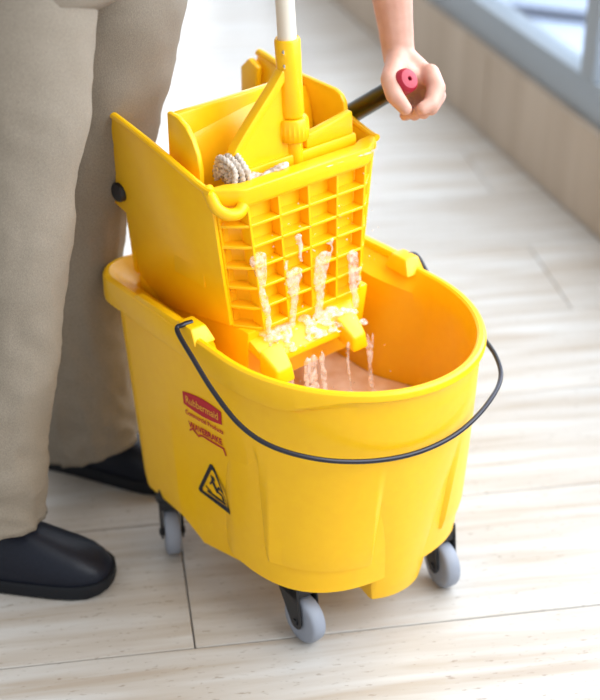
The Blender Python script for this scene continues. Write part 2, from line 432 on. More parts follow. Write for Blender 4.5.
# wire handle lying forward against the pouring end
KB = .385
def bl(x, y): return Vector((x, y, .474-KB*(x+.08)))
pts = [(-.083, -.190, .478), (-.083, -.206, .4785), (-.080, -.217, .474)]
for x, y in [(-.03, -.225), (.03, -.232), (.09, -.231), (.135, -.212), (.175, -.170), (.204, -.117), (.222, -.058), (.2275, .0), (.222, .058), (.204, .120), (.175, .174), (.135, .203), (.09, .2105), (.03, .2125)]:
    pts.append(bl(x, y)-Vector((0, 0, .010*sst(.15, .21, y))))
pts += [(-.020, .213, .441), (-.052, .213, .468), (-.060, .206, .4745), (-.060, .190, .474)]
MB().tube(smoothpath(pts, 8), .0036, 10).build('wire_handle', M['wire'], bucket)
# casters
def rot_to_b(v):                                   # world direction -> bucket frame
    c, s = math.cos(-PSI), math.sin(-PSI); return Vector((c*v[0]-s*v[1], s*v[0]+c*v[1], 0))
def caster(cx, cy, ax, top):
    """contact point in the bucket frame; ax = axle direction (towards the viewer's left) in world"""
    a = rot_to_b(ax).normalized(); f = Vector((0, 0, 1)).cross(a)     # f: rolling direction
    ct = empty('caster', (cx, cy, 0), 0, bucket)
    ct.rotation_euler = (0, 0, math.atan2(f.y, f.x))                  # local x = rolling, local y = axle
    c = MB()
    w, R = .0125, .039
    mx = Matrix.Translation((0, 0, R)) @ Matrix.Rotation(math.pi/2, 4, 'X')
    c.lathe([(.026, -w), (.034, -w), (.0365, -w+.0015), (.0385, -w+.005), (R, 0), (.0385, w-.005), (.0365, w-.0015), (.034, w), (.026, w)], 40, mx)
    c.build('wheel', M['tyre'], ct)
    h = MB().lathe([(.004, -w-.001), (.010, -w-.001), (.0105, -w+.004), (.0245, -w+.004), (.0262, -w+.001), (.0262, w-.001), (.0245, w-.004), (.0105, w-.004), (.010, w+.001), (.004, w+.001)], 32, mx)
    h.build('hub', M['hub'], ct)
    off = -.018                                                       # swivel stands behind the axle
    k = MB()
    for s in (-1, 1):
        y0, y1 = s*(w+.0025), s*(w+.006)
        poly = [(-.011, .032), (-.006, .027), (.006, .027), (.012, .033), (.013, .045), (off+.026, .083), (off+.022, top-.012), (off-.024, top-.012), (off-.024, .080)]
        n = len(poly); V = [(x, y0, z) for x, z in poly]+[(x, y1, z) for x, z in poly]
        F = [tuple(range(n)), tuple(range(2*n-1, n-1, -1))]+[(i, (i+1) % n, n+(i+1) % n, n+i) for i in range(n)]
        k.add(V, F)
    k.box((off-.024, -w-.006, .081), (off+.022, w+.006, top-.010))
    k.build('fork', M['black'], ct, bevel=.0015, seg=1)
    MB().lathe([(.003, 0), (.024, 0), (.024, .008), (.019, .012), (.019, .030), (.003, .030)], 28, Matrix.Translation((off, 0, top-.011))).build('swivel', M['black'], ct)
    MB().lathe([(.002, -w-.0085), (.006, -w-.0085), (.006, w+.0085), (.002, w+.0085)], 16, mx).build('axle', M['black'], ct)
caster(.1095, -.1366, (-.80, -.60), .122)
caster(.1403, .1135, (-.90, -.44), .122)
caster(-.190, -.177, (-.985, -.17), .104)
caster(-.195, .165, (-.94, -.34), .108)
# ---- print on the near side wall
from mathutils.bvhtree import BVHTree
_bvh = BVHTree.FromPolygons([v.co.copy() for v in body.data.vertices], [tuple(p.vertices) for p in body.data.polygons])
def side_y(x, z):
    """outside of the near wall at (x, z)"""
    return _bvh.ray_cast(Vector((x, -1, z)), Vector((0, 1, 0)))[0].y
def on_wall(x, z, lift=.0009): return Vector((x, side_y(x, z)-lift, z))
class Frame2:                                      # label axes on the wall: origin, u and v in (x, z)
    def __init__(s, o, u, v): s.o, s.u, s.v = o, u, v
    def __call__(s, a, b): return (s.o[0]+a*s.u[0]+b*s.v[0], s.o[1]+a*s.u[1]+b*s.v[1])
def decal_poly(name, poly, fr, m, parent, lift=.0009, grid=.006):
    bm = bmesh.new(); f = bm.faces.new([bm.verts.new((x, y, 0)) for x, y in poly])
    return decal_bm(name, bm, fr, m, parent, lift)
def decal_bm(name, bm, fr, m, parent, lift):
    bmesh.ops.triangulate(bm, faces=bm.faces[:])
    for _ in range(2):
        ed = [e for e in bm.edges if e.calc_length() > .15]
        if ed: bmesh.ops.subdivide_edges(bm, edges=ed, cuts=1); bmesh.ops.triangulate(bm, faces=bm.faces[:])
    me = bpy.data.meshes.new(name)
    for v in bm.verts:
        x, z = fr(v.co.x, v.co.y); v.co = on_wall(x, z, lift)
    bm.to_mesh(me); bm.free()
    return link(name, me, m, parent, False)
def text_bm(txt, width, shear=0, bold=0.0):
    cu = bpy.data.curves.new('t', 'FONT'); cu.body = txt; cu.size = 1; cu.offset = bold; cu.resolution_u = 3
    o = bpy.data.objects.new('t', cu); COL.objects.link(o)
    me = bpy.data.meshes.new_from_object(o.evaluated_get(bpy.context.evaluated_depsgraph_get()))
    bpy.data.objects.remove(o)
    bm = bmesh.new(); bm.from_mesh(me)
    x0 = min(v.co.x for v in bm.verts); x1 = max(v.co.x for v in bm.verts); k = width/(x1-x0)
    for v in bm.verts: v.co = Vector(((v.co.x-x0)*k, v.co.y*k, 0))
    return bm
def shift(bm, dx, dy, sy=1):
    for v in bm.verts: v.co = Vector((v.co.x+dx, v.co.y*sy+dy, 0))
    return bm
LF = Frame2((-.111, .353), (.100, .014), (.003, -.100))      # u: one label width, v: downwards
# red plate with bowed top and bottom
N = 14
pl = [(i/N, -.05*math.sin(math.pi*i/N)+.02) for i in range(N+1)]+[(1-i/N, .235+.05*math.sin(math.pi*i/N)) for i in range(N+1)]
lab = decal_poly('brand_label', pl, LF, M['red_print'], bucket); lab['label'] = 'red printed maker plate with pale lettering'
def put_text(name, txt, width, x, y, m, sy=1, lift=.0014, bold=.01):
    bm = text_bm(txt, width, bold=bold)
    for v in bm.verts: v.co = Vector((v.co.x+x, y-v.co.y*sy, 0))
    return decal_bm(name, bm, LF, m, lab, lift)
put_text('lettering', 'Rubbermaid', .84, .08, .185, M['gold_print'], 1.0)
put_text('lettering', 'Commercial Products', .98, .03, .40, M['red_print'], 1.05, bold=.025)
put_text('lettering', 'WAVEBRAKE', .86, .07, .62, M['red_print'], 1.05, bold=.03)
wv = [(.08, .70), (.16, .64), (.22, .68), (.30, .73), (.36, .69), (.42, .68), (.60, .69), (.92, .70), (.95, .80), (.985, .80), (.955, .665), (.60, .655), (.42, .645), (.35, .655), (.30, .69), (.24, .65), (.17, .605), (.07, .67)]
decal_poly('wave_mark', wv, LF, M['red_print'], lab, .0014)
# warning triangle
TA0, TB0, TC0 = Vector((-.056, .2485)), Vector((-.098, .174)), Vector((-.011, .178))
def rounded_tri(k, rr, n=6):
    g = (TA0+TB0+TC0)/3; P = [g+(q-g)*k for q in (TA0, TC0, TB0)]; out = []
    for i in range(3):
        p = P[i]; a = (P[i-1]-p).normalized(); b = (P[(i+1) % 3]-p).normalized()
        s = p+a*rr; e = p+b*rr
        for j in range(n+1):
            t = j/n; out.append(s*(1-t)**2+p*2*t*(1-t)+e*t*t)
    return out
ident = Frame2((0, 0), (1, 0), (0, 1))
o_ = rounded_tri(1.06, .012); i_ = rounded_tri(.80, .008); n = len(o_)
V = [on_wall(p.x, p.y) for p in o_+i_]; F = [(i, (i+1) % n, n+(i+1) % n, n+i) for i in range(n)]
ws = pyobj('warning_sign', V, F, M['black_print'], bucket, False); ws['label'] = 'black slippery floor warning triangle'
g = (TA0+TB0+TC0)/3; ux = (TC0-TB0).normalized(); uy = Vector((-ux.y, ux.x))
def stroke(mbv, pts, w):
    P = [g+ux*a+uy*b for a, b in pts]
    for i in range(len(P)-1):
        d = (P[i+1]-P[i]).normalized(); nrm = Vector((-d.y, d.x))*w/2
        a0, a1 = P[i]-d*w*.35, P[i+1]+d*w*.35
        q = [a0+nrm, a0-nrm, a1-nrm, a1+nrm]; mbv.add([on_wall(v.x, v.y) for v in q], [(0, 1, 2, 3)])
sf = MB()
stroke(sf, [(-.004, .012), (.004, -.004)], .0065)        # trunk
stroke(sf, [(.004, -.004), (.013, -.006), (.016, -.014)], .0042)
stroke(sf, [(.003, -.003), (.010, .006), (.016, .002)], .0042)
stroke(sf, [(-.004, .012), (-.011, .004)], .0035); stroke(sf, [(-.003, .012), (-.005, .022)], .0035)
stroke(sf, [(-.020, -.014), (.018, -.019)], .0040)
stroke(sf, [(-.022, -.006), (-.012, -.012)], .003)
hd = [g+ux*(-.001+.0042*math.cos(a*math.pi/6))+uy*(.018+.0042*math.sin(a*math.pi/6)) for a in range(12)]
sf.add([on_wall(v.x, v.y) for v in hd], [tuple(range(12))])
sf.build('falling_figure', M['black_print'], ws, False)

# ------------------------------------------------------------------ wringer
WROT = math.radians(3.2)
wr = tag(empty('wringer', (-.004, 0, .005), PSI+WROT), 'yellow downward-press wringer with gridded front, seated in the mop bucket', 'wringer')
YT, YB, ZT, ZB = .155, .129, .668, .455
def wy(z): return lerp(YB, YT, (z-ZB)/(ZT-ZB))
side_poly = [(-.350, .726), (-.338, .727), (-.21, .702), (-.076, .668), (-.072, .455), (-.24, .418), (-.296, .450), (-.302, .556), (-.340, .566), (-.374, .583), (-.372, .63)]
for s in (-1, 1):
    warp = lambda co, s=s: Vector((co.x, s*(wy(co.z)+co.y), co.z))
    sp = prism('side_panel', side_poly, -.006, 0, M['yellow2'], wr, .0015, warp)
    # rolled edge along the top and the back
    e = [(-.366, wy(.571), .574), (-.361, wy(.63), .63), (-.350, wy(.712), .724), (-.338, wy(.713), .7265), (-.21, wy(.694), .701), (-.10, wy(.672), .672), (-.072, wy(.668), .668)]
    MB().tube(smoothpath([(x, s*(y-.001), z) for x, y, z in e[2:]], 6), .0055, 10).build('edge_bead', M['yellow2'], sp)
    MB().lathe([(.001, 0), (.0135, 0), (.0150, .003), (.0150, .016), (.001, .016)], 28, Matrix.Translation((-.308, s*(wy(.59)+.007), .590)) @ Matrix.Rotation(s*math.pi/2, 4, 'X')).build('pivot_cap', M['black'], wr)
# front grid: path around the front corner, narrowing downwards
def fpath(z):
    k = wy(z)/YT; dx = .012*(ZT-z)/(ZT-ZB)
    return [(-.083, -.150*k), (-.074, -.1475*k), (-.056+dx, -.1225*k), (-.050+dx, -.112*k), (-.050+dx, .112*k), (-.056+dx, .1225*k), (-.074, .1475*k), (-.083, .150*k)]
FN = [(0, 1), (.35, .94), (.75, .66), (1, .3), (1, -.3), (.75, -.66), (.35, -.94), (0, -1)]
def inward(P, i, d):
    d = min(d, .0045) if i in (0, 7) else d
    nx, ny = FN[i]; l = math.hypot(nx, ny); return (P[i][0]-nx/l*d, P[i][1]+ny/l*d)
def hband(z0, z1, d0, d1):
    """band along the front between z0 and z1, from depth d0 to d1 behind the face"""
    mb = MB(); R = []
    for i in range(8):
        ring = []
        for z, d in ((z0, d0), (z1, d0), (z1, d1), (z0, d1)):
            x, y = inward(fpath(z), i, d); ring.append((x, y, z))
        R.append([Vector(q) for q in ring])
    return mb.rings(R)
fg = hband(.452, .650, .020, .0235).build('front_grid', M['yellow2'], wr)
ROWS = [.452+.0322*k for k in range(7)]
for z in ROWS:
    hband(z-.0022, z+.0022, 0, .021).build('rib', M['yellow2'], fg, bevel=.0008, seg=1)
def vrib(yk, wdt, corner=False):
    mb = MB(); R = []
    for k in range(7):
        z = lerp(.450, .652, k/6); P = fpath(z); kk = wy(z)/YT; y = yk*kk; x = P[3][0]
        R.append([Vector((x, y-wdt, z)), Vector((x, y+wdt, z)), Vector((x-.021, y+wdt, z)), Vector((x-.021, y-wdt, z))])
    return mb.rings(R)
for yk in (-.112, -.056, 0, .056, .112): vrib(yk, .0021).build('rib', M['yellow2'], fg, bevel=.0007, seg=1)
for s in (-1, 1):                                      # post closing the corner cells
    R = []
    for k in range(7):
        z = lerp(.450, .652, k/6); kk = wy(z)/YT
        R.append([Vector((-.078, s*.1495*kk, z)), Vector((-.0725, s*.1475*kk, z)), Vector((-.088, s*.128*kk, z)), Vector((-.093, s*.130*kk, z))])
    MB().rings(R).build('rib', M['yellow2'], fg, bevel=.0007, seg=1)
hband(.646, .671, -.0035, .022).build('top_lip', M['yellow2'], wr, bevel=.005, seg=3)
# finger scoop where lip and side panel meet on the near corner
MB().tube(smoothpath([(-.088, -.149, .668), (-.074, -.153, .660), (-.060, -.154, .649), (-.049, -.145, .642), (-.044, -.131, .642), (-.046, -.120, .650)], 6), .009, 12).build('scoop', M['yellow2'], wr)
MB().sphere((-.080, .1465, .6585), .0125, 10, (.9, .75, 1)).build('lip_end', M['yellow2'], wr)
# back panel and hopper floor
MB().hexa([(-.312, -.128, .45), (-.300, -.128, .45), (-.300, .128, .45), (-.312, .128, .45), (-.312, -.140, .60), (-.300, -.140, .60), (-.300, .140, .60), (-.312, .140, .60)]).build('back_panel', M['yellow2'], wr, bevel=.002)
MB().hexa([(-.300, -.122, .36), (-.055, -.112, .345), (-.055, .112, .345), (-.300, .122, .36), (-.300, -.129, .45), (-.045, -.118, .45), (-.045, .118, .45), (-.300, .129, .45)]).build('hopper', M['yellow2'], wr, bevel=.004)
# sloping drain tray under the grid, with two prongs
tray = MB().hexa([(-.060, -.116, .424), (-.012, -.112, .402), (-.012, .070, .402), (-.060, .090, .424), (-.060, -.116, .444), (-.014, -.112, .416), (-.014, .070, .416), (-.060, .090, .444)]).build('drain_tray', M['yellow2'], wr, bevel=.004)
for y0, y1 in ((-.118, -.074), (.030, .070)):
    MB().hexa([(-.022, y0, .396), (.014, y0+.004, .384), (.014, y1-.004, .384), (-.022, y1, .396), (-.022, y0, .432), (.010, y0+.008, .408), (.010, y1-.008, .408), (-.022, y1, .432)]).build('prong', M['yellow2'], tray, bevel=.004)
# press plate: back plate and two cheeks with a curved front edge
pp = MB().hexa([(-.188, -.122, .47), (-.178, -.122, .47), (-.178, .122, .47), (-.188, .122, .47), (-.190, -.134, .745), (-.176, -.134, .745), (-.206, .134, .735), (-.220, .134, .735)]).build('press_plate', M['yellow2'], wr, bevel=.003)
MB().hexa([(-.184, -.120, .55), (-.140, -.112, .53), (-.140, .112, .53), (-.184, .120, .55), (-.187, -.128, .724), (-.174, -.126, .70), (-.186, .126, .70), (-.199, .128, .724)]).build('press_face', M['yellow2'], pp, bevel=.004)
ch_near = [(-.190, .50), (-.118, .50), (-.119, .680), (-.124, .702), (-.134, .721), (-.148, .736), (-.166, .745), (-.190, .747)]
ch_far = [(-.262, .50), (-.114, .50), (-.112, .700), (-.114, .718), (-.122, .728), (-.135, .733), (-.238, .737), (-.258, .730)]
prism('cheek', ch_near, -.138, -.129, M['yellow2'], pp, .0028)
prism('cheek', ch_far, .124, .133, M['yellow2'], pp, .0028)
prism('hook', [(-.372, .66), (-.335, .66), (-.33, .712), (-.352, .722), (-.372, .704)], .138, .150, M['yellow2'], wr, .003)
MB().tube([(-.236, .0, .66), (-.236, .196, .648)], .008, 14).build('axle', M['black'], wr)
# lever on the far side with its red grip
LD = Vector((.812, 0, .584)).normalized()
LE = Vector((-.038, .180, .7605))
lv = MB().tube([LE-LD*.255, LE-LD*.012], .0155, 20).build('lever', M['steel'], wr)
z_ax = LD; x_ax = Vector((0, 1, 0)); y_ax = z_ax.cross(x_ax)
mxl = Matrix(((x_ax.x, y_ax.x, z_ax.x, LE.x), (x_ax.y, y_ax.y, z_ax.y, LE.y), (x_ax.z, y_ax.z, z_ax.z, LE.z), (0, 0, 0, 1)))
MB().lathe([(.0150, -.040), (.0180, -.038), (.0182, -.006), (.0172, -.001), (.0140, .0025), (.0095, .0035), (.0040, .0035), (.0030, .0028), (.0030, -.006), (.0005, -.006)], 36, mxl).build('grip', M['red'], lv)
MB().lathe([(.0002, -.0062), (.0029, -.0062), (.0029, -.0040), (.0002, -.0040)], 16, mxl).build('grip_hole', M['black'], lv)
MB().tube([LE-LD*.255+Vector((0, -.045, 0)), LE-LD*.255+Vector((0, .012, 0))], .020, 20).build('lever_boss', M['yellow2'], lv)

# ------------------------------------------------------------------ mop
MX, MY = -.100, .005
mop = tag(empty('mop', (0, 0, 0), PSI), 'wet string mop with a pale pole and yellow clamp, held in the wringer', 'mop')
MB().lathe([(.001, .76), (.0132, .76), (.0132, 1.36), (.0128, 1.372), (.010, 1.38), (.001, 1.38)], 24, Matrix.Translation((MX, MY, 0))).build('pole', M['pole'], mop)
cl = MB().lathe([(.0136, .846), (.0165, .8475), (.0182, .844), (.0176, .80), (.0178, .74), (.0150, .735), (.0132, .735), (.0132, .80)], 28, Matrix.Translation((MX, MY, 0))).build('clamp_socket', M['yellow2'], mop)
R = []
for z, r in ((.700, .0195), (.702, .0225), (.716, .0238), (.730, .0232), (.734, .0210)):
    R.append([Vector((MX+(r-(.0016 if j % 2 else 0))*math.cos(2*math.pi*j/44), MY+(r-(.0016 if j % 2 else 0))*math.sin(2*math.pi*j/44), z)) for j in range(44)])
MB().rings(R).build('collar', M['yellow2'], mop, angle=60)
MB().lathe([(.001, .66), (.0125, .66), (.0125, .701), (.001, .701)], 20, Matrix.Translation((MX, MY, 0))).build('neck', M['yellow2'], mop)
arm_p = smoothpath([(MX, MY-.012, .803), (MX, MY-.030, .783), (MX, MY-.060, .754), (MX, MY-.090, .724), (MX, MY-.104, .706), (MX, MY-.108, .688), (MX, MY-.108, .655)], 5)
def ribbon(mb, pts, hw, hy):
    P = [Vector(p) for p in pts]; R = []
    for i in range(len(P)):
        t = (P[min(i+1, len(P)-1)]-P[max(i-1, 0)]).normalized(); n = Vector((1, 0, 0)).cross(t)
        R.append([P[i]+Vector((-hw, 0, 0))+n*hy, P[i]+Vector((hw, 0, 0))+n*hy, P[i]+Vector((hw, 0, 0))-n*hy, P[i]+Vector((-hw, 0, 0))-n*hy])
    return mb.rings(R)
ribbon(MB(), arm_p, .009, .0062).build('clamp_arm', M['yellow2'], mop, bevel=.0018)
MB().hexa([(MX-.003, MY-.104, .66), (MX+.003, MY-.104, .66), (MX+.003, MY+.002, .66), (MX-.003, MY+.002, .66), (MX-.003, MY-.104, .705), (MX+.003, MY-.104, .705), (MX+.003, MY+.002, .80), (MX-.003, MY+.002, .80)]).build('clamp_web', M['yellow2'], mop)
MB().box((MX-.009, MY-.108, .655), (MX+.009, MY+.108, .682)).build('clamp_bar', M['yellow2'], mop, bevel=.003)
MB().hexa([(MX-.007, MY+.018, .682), (MX+.007, MY+.018, .682), (MX+.007, MY+.104, .682), (MX-.007, MY+.104, .682), (MX-.007, MY+.018, .702), (MX+.007, MY+.018, .702), (MX+.007, MY+.104, .716), (MX-.007, MY+.104, .716)]).build('gate_arm', M['yellow2'], mop, bevel=.003)
for dz in (.832, .812):
    MB().lathe([(.0005, 0), (.0042, 0), (.0042, .001), (.003, .0026), (.0005, .003)], 14, Matrix.Translation((MX+.0105, MY+.0000-.0140, dz)) @ Matrix.Rotation(math.radians(-37), 4, 'Z') @ Matrix.Rotation(math.pi/2, 4, 'X')).build('screw', M['chrome'], mop)
rnd = random.Random(3)
def cord(pts, r=.0048, name='yarn_strand'):
    MB().tube(smoothpath(pts, 7), r, 12, lobes=3, twist=330).build(name, M['yarn'], mop, angle=180)
# coil by the near cheek
for q in range(3):
    for r_ in (.023, .0145, .006):
        c0 = Vector((-.098+.003*q, -.116+.0085*q, .684))
        cord([c0+Vector((r_*math.cos(a), .002*math.sin(a*3+q), r_*math.sin(a))) for a in [k*math.pi/6 - .9+q*.3 for k in range(10)]], .0042)
for q in range(7):
    x0 = -.078+rnd.uniform(-.006, .006); z0 = .664+rnd.uniform(0, .010)
    cord([(x0+rnd.uniform(-.004, .004), lerp(-.112, -.035, k/5)+q*.002, z0+.004*math.sin(k+q)+rnd.uniform(-.002, .002)) for k in range(6)])
for q in range(8):
    x0 = -.126+rnd.uniform(-.01, .006); z0 = .668+rnd.uniform(-.004, .010)
    cord([(x0+rnd.uniform(-.004, .004), lerp(-.075, .10, k/6), z0+.006*math.sin(k*1.3+q)+rnd.uniform(-.003, .003)) for k in range(7)])
for q in range(14):                                    # strands hanging down into the wringer
    y0 = lerp(-.100, .085, q/13); s = 1 if q % 2 else -1
    cord([(MX+s*.006, y0, .650), (MX+s*.010, y0+.003, .644), (MX+s*.011, y0+rnd.uniform(-.006, .006), .62), (MX+s*.010, y0+rnd.uniform(-.008, .008), .56), (MX+s*.010, y0*.9, .50)])

# the mop leans slightly away from the lever
_pv = Vector((math.cos(PSI)*MX-math.sin(PSI)*MY, math.sin(PSI)*MX+math.cos(PSI)*MY, .69))
LEAN = Matrix.Translation(_pv) @ Matrix.Rotation(math.radians(-3.2), 4, 'Y') @ Matrix.Translation(-_pv)
mop.matrix_world = LEAN @ Matrix.Rotation(PSI, 4, 'Z')
# ------------------------------------------------------------------ water
mbw = MB(); WZ = .262
q = outline(*bparams(WZ)); R0 = []
ring = [Vector((p[0]+p[2][0]*.008, p[1]+p[2][1]*(.008+.03*led(p)), WZ)) for p in q]
cen = Vector((-.02, 0, WZ)); rr = [ring]
for k in (.94, .8, .6, .4, .2, .05): rr.append([cen+(v-cen)*k + Vector((0, 0, .004*noise.noise((cen+(v-cen)*k)*30))) for v in ring])
mbw.rings(rr, False, True)
pool = mbw.build('mop_water', M['pool'], None, True, 180); pool.rotation_euler = (0, 0, PSI)
tag(pool, 'murky soapy water pooled inside the yellow mop bucket', 'water', None, 'stuff')
wst = MB()
def fx(z): return -.050+.012*(ZT-z)/(ZT-ZB)
rw = random.Random(11)
def stream(y0, z0, y1, z1, w0, w1, xo=.002, x1=None, n=16, lump=.35):
    pts = []; rad = []
    for k in range(n+1):
        t = k/n; z = lerp(z0, z1, t); y = lerp(y0, y1, t)+.0015*math.sin(9*t+y0*90)
        x = fx(z)+xo if x1 is None else lerp(fx(z0)+xo, x1, t*t)
        pts.append(Vector((x, y, z))); 
        w = lerp(w0, w1, min(1, t*1.5))*(1+lump*noise.noise(Vector((y*80, z*140, 3))))*(.35 if k == 0 else 1)
        rad.append(max(.0008, w))
    R = []
    for p, r in zip(pts, rad):
        R.append([p+Vector((min(r*.45, .004)*math.cos(a)*(1+.5*noise.noise(Vector((a*3, p.z*300, p.y*300)))), r*math.sin(a)*(1+.35*noise.noise(Vector((a*2, p.z*260, p.y*100)))), .0)) for a in [2*math.pi*j/14 for j in range(14)]])
    wst.rings(R)
stream(-.102, .576, -.097, .500, .0165, .0065); stream(-.097, .512, -.091, .430, .0075, .0045, .006)
stream(-.030, .584, -.027, .540, .007, .003)
stream(-.040, .534, -.046, .450, .0155, .006)
stream(.012, .544, .000, .445, .0165, .007)
stream(.066, .530, .071, .435, .011, .006)
stream(-.055, .55, -.052, .52, .004, .002); stream(.030, .56, .026, .53, .004, .002); stream(.080, .50, .078, .47, .005, .003)
for k in range(90):                                    # foam breaking over the tray
    y = rw.uniform(-.095, .09); t = rw.random()
    y = y*.9-.012; x = lerp(-.042, -.010, t); z = lerp(.446, .420, t)
    wst.sphere((x, y, z), rw.uniform(.002, .0075)*(1.2-.5*t), 5, (1.1, 1.5, .55))
for y, w in ((-.092, .006), (-.080, .007), (-.050, .006), (-.038, .009), (-.020, .006), (.028, .0035), (.066, .005), (.075, .003)):
    stream(y, .408, y+rw.uniform(-.006, .006), .27, w, w*.7, .036, .022+rw.uniform(-.01, .01), 18, .6)
for k in range(90):                                    # drops clinging to the grid and flying off
    z = rw.uniform(.45, .64); y = rw.uniform(-.12, .12)
    wst.sphere((fx(z)+rw.choice((0, 0, -.004)), y, z), rw.uniform(.0008, .0022), 4)
for k in range(24):
    wst.sphere((rw.uniform(-.02, .05), rw.uniform(-.1, .09), rw.uniform(.30, .44)), rw.uniform(.0008, .002), 4)
for k in range(40):                                    # wet film beads on the lip
    P = (-.058+rw.uniform(-.006, .006), rw.uniform(-.11, .13), .6692)
    wst.sphere(P, rw.uniform(.002, .005), 5, (1, 2.2, .22))
ws_o = remeshed(wst, 'wrung_water', .0015, 2, M['water']); ws_o.rotation_euler = (0, 0, PSI)
tag(ws_o, 'foamy water streaming out of the wringer grid into the bucket', 'water', None, 'stuff')

# ------------------------------------------------------------------ person
person = tag(empty('person', (-.45, .09, 0)), 'person in khaki trousers and black shoes pressing the wringer lever', 'person')
OFF = Vector((-.45, .09, 0))
def P_(mb):                                            # shift world coordinates into the person's frame
    for v in mb.V: v -= OFF
    return mb
def b2w(v):
    c, s = math.cos(PSI), math.sin(PSI); return Vector((c*v[0]-s*v[1], s*v[0]+c*v[1], v[2]))
E3 = b2w(LD); E1 = (Vector((1, 0, 0))-E3*E3.x).normalized(); E2 = E3.cross(E1)
HE = b2w(LE)
def H(a, b, c): return HE+E1*a+E2*b+E3*c
bd = MB()
def hand(H, wrist_r=.0235):
    bd.chain([H(.036, .031, -.018), H(.041, .006, -.010), H(.030, -.021, -.009), H(.015, -.0305, -.010)], [.0145, .0140, .0120, .0095])
    bd.chain([H(.045, .027, -.026), H(.0525, .001, -.021), H(.036, -.024, -.017)], [.0125, .0115, .0105])
    bd.chain([H(.050, .027, -.045), H(.053, .000, -.040), H(.036, -.023, -.037), H(.026, -.023, -.036)], [.0130, .0118, .0105, .0092])
    bd.chain([H(.048, .026, -.064), H(.050, .002, -.059), H(.034, -.020, -.056), H(.026, -.020, -.055)], [.0122, .0108, .0098, .0088])
    bd.chain([H(.042, .026, -.081), H(.044, .004, -.077), H(.030, -.016, -.073), H(.026, -.018, -.072)], [.0108, .0094, .0086, .0078])
    bd.chain([H(.030, .026, -.030), H(.030, .024, -.070)], [.0125, .0115])
    for a, b, c, r in ((.045, .027, -.026, .0125), (.050, .027, -.045, .0130), (.048, .026, -.064, .0122), (.042, .026, -.081, .0108)):
        bd.chain([H(.004, .066, lerp(-.043, -.060, (-.022-c)/.055)), H(lerp(.004, a, .55), lerp(.066, b, .5), lerp(-.050, c, .6)), H(a, b, c)], [.0165, .0145, r])
    bd.chain([H(-.004, .056, -.042), H(-.014, .036, -.036), H(-.0275, .012, -.028), H(-.0260, -.015, -.020), H(-.0125, -.035, -.013)], [.0170, .0160, .0148, .0132, .0102])
    bd.chain([H(-.008, .045, -.040), H(.012, .030, -.034), H(.030, .028, -.030)], [.0155, .0130, .0120])
    bd.chain([H(-.014, .030, -.040), H(-.006, .030, -.062), H(.020, .030, -.066)], [.0130, .0125, .0115])
hand(H)
WR = H(.002, .072, -.050)
EL = Vector((.055, .270, 1.075)); SHL = Vector((-.14, .285, 1.37))
bd.chain([H(.003, .060, -.050), WR, WR.lerp(EL, .12), WR.lerp(EL, .45), WR.lerp(EL, .75), EL], [.0235, .0245, .0265, .036, .043, .041])
bd.chain([EL, EL.lerp(SHL, .5), SHL], [.043, .048, .055])
# right hand on the pole
PO = LEAN @ b2w((MX, MY, 1.17)); q3 = Vector((0, 0, 1)); q1 = Vector((.25, -.97, 0)).normalized(); q2 = Vector((-.97, -.25, 0)).normalized()
def H2(a, b, c): return PO+q1*a+q2*b+q3*c
hand(H2)
WR2 = H2(.002, .075, -.05); EL2 = Vector((-.30, -.22, 1.10)); SHR = Vector((-.23, -.085, 1.38))
bd.chain([H2(.003, .060, -.05), WR2, WR2.lerp(EL2, .45), WR2.lerp(EL2, .75), EL2], [.0235, .0245, .036, .043, .041])
bd.chain([EL2, EL2.lerp(SHR, .5), SHR], [.043, .048, .055])
NK = Vector((-.175, .10, 1.43)); HC = Vector((-.115, .10, 1.585))
PEL = Vector((-.40, .095, .97)); CH = Vector((-.235, .10, 1.27))
bd.chain([SHL, NK-Vector((.02, 0, .04)), SHR], [.055, .06, .055])
for dy in (-.075, 0, .075):
    bd.chain([PEL+Vector((.01, dy, .06)), PEL.lerp(CH, .5)+Vector((0, dy*.85, 0)), CH+Vector((0, dy, 0)), NK+Vector((-.03, dy*.7, -.05))], [.085, .090, .105, .06])
bd.chain([NK-Vector((.02, 0, .05)), NK, HC-Vector((.02, 0, .06))], [.06, .055, .055])
bd.sphere(HC, .1, 14, (.95, .77, 1.15)); bd.chain([HC+Vector((.035, 0, -.065)), HC+Vector((.06, 0, -.085))], [.05, .035])
bd.chain([HC+Vector((.088, 0, .015)), HC+Vector((.112, 0, -.022))], [.009, .014])
for s in (-1, 1):
    bd.sphere(HC+Vector((-.005, s*.078, -.01)), .03, 8, (.6, .35, 1)); bd.chain([HC+Vector((.083, s*.018, -.055)), HC+Vector((.088, 0, -.053))], [.007, .009])
NL = [(-.41, -.005, .94), (-.45, -.03, .55), (-.475, -.03, .42), (-.52, -.03, .20)]
FL = [(-.335, .20, .94), (-.39, .22, .55), (-.412, .22, .31), (-.415, .22, .18)]
for leg in (NL, FL): bd.chain([PEL+Vector((.01, (leg[0][1]-.095)*.6, .06))]+[Vector(p) for p in leg], [.075, .07, .058, .055, .042])
body_o = remeshed(P_(bd), 'body', .003, 5, M['skin'], person)
sh = MB()
for dy in (-.08, 0, .08):
    sh.chain([PEL+Vector((.01, dy, .09)), PEL.lerp(CH, .5)+Vector((0, dy*.9, 0)), CH+Vector((0, dy, 0)), NK+Vector((-.03, dy*.8, -.055))], [.115, .112, .120, .068])
sh.chain([SHL, NK-Vector((.02, 0, .05)), SHR], [.067, .066, .067])
sh.chain([SHL, SHL.lerp(EL, .55)], [.066, .066]); sh.chain([SHR, SHR.lerp(EL2, .55)], [.066, .066])
remeshed(P_(sh), 'shirt', .007, 6, M['shirt'], person)
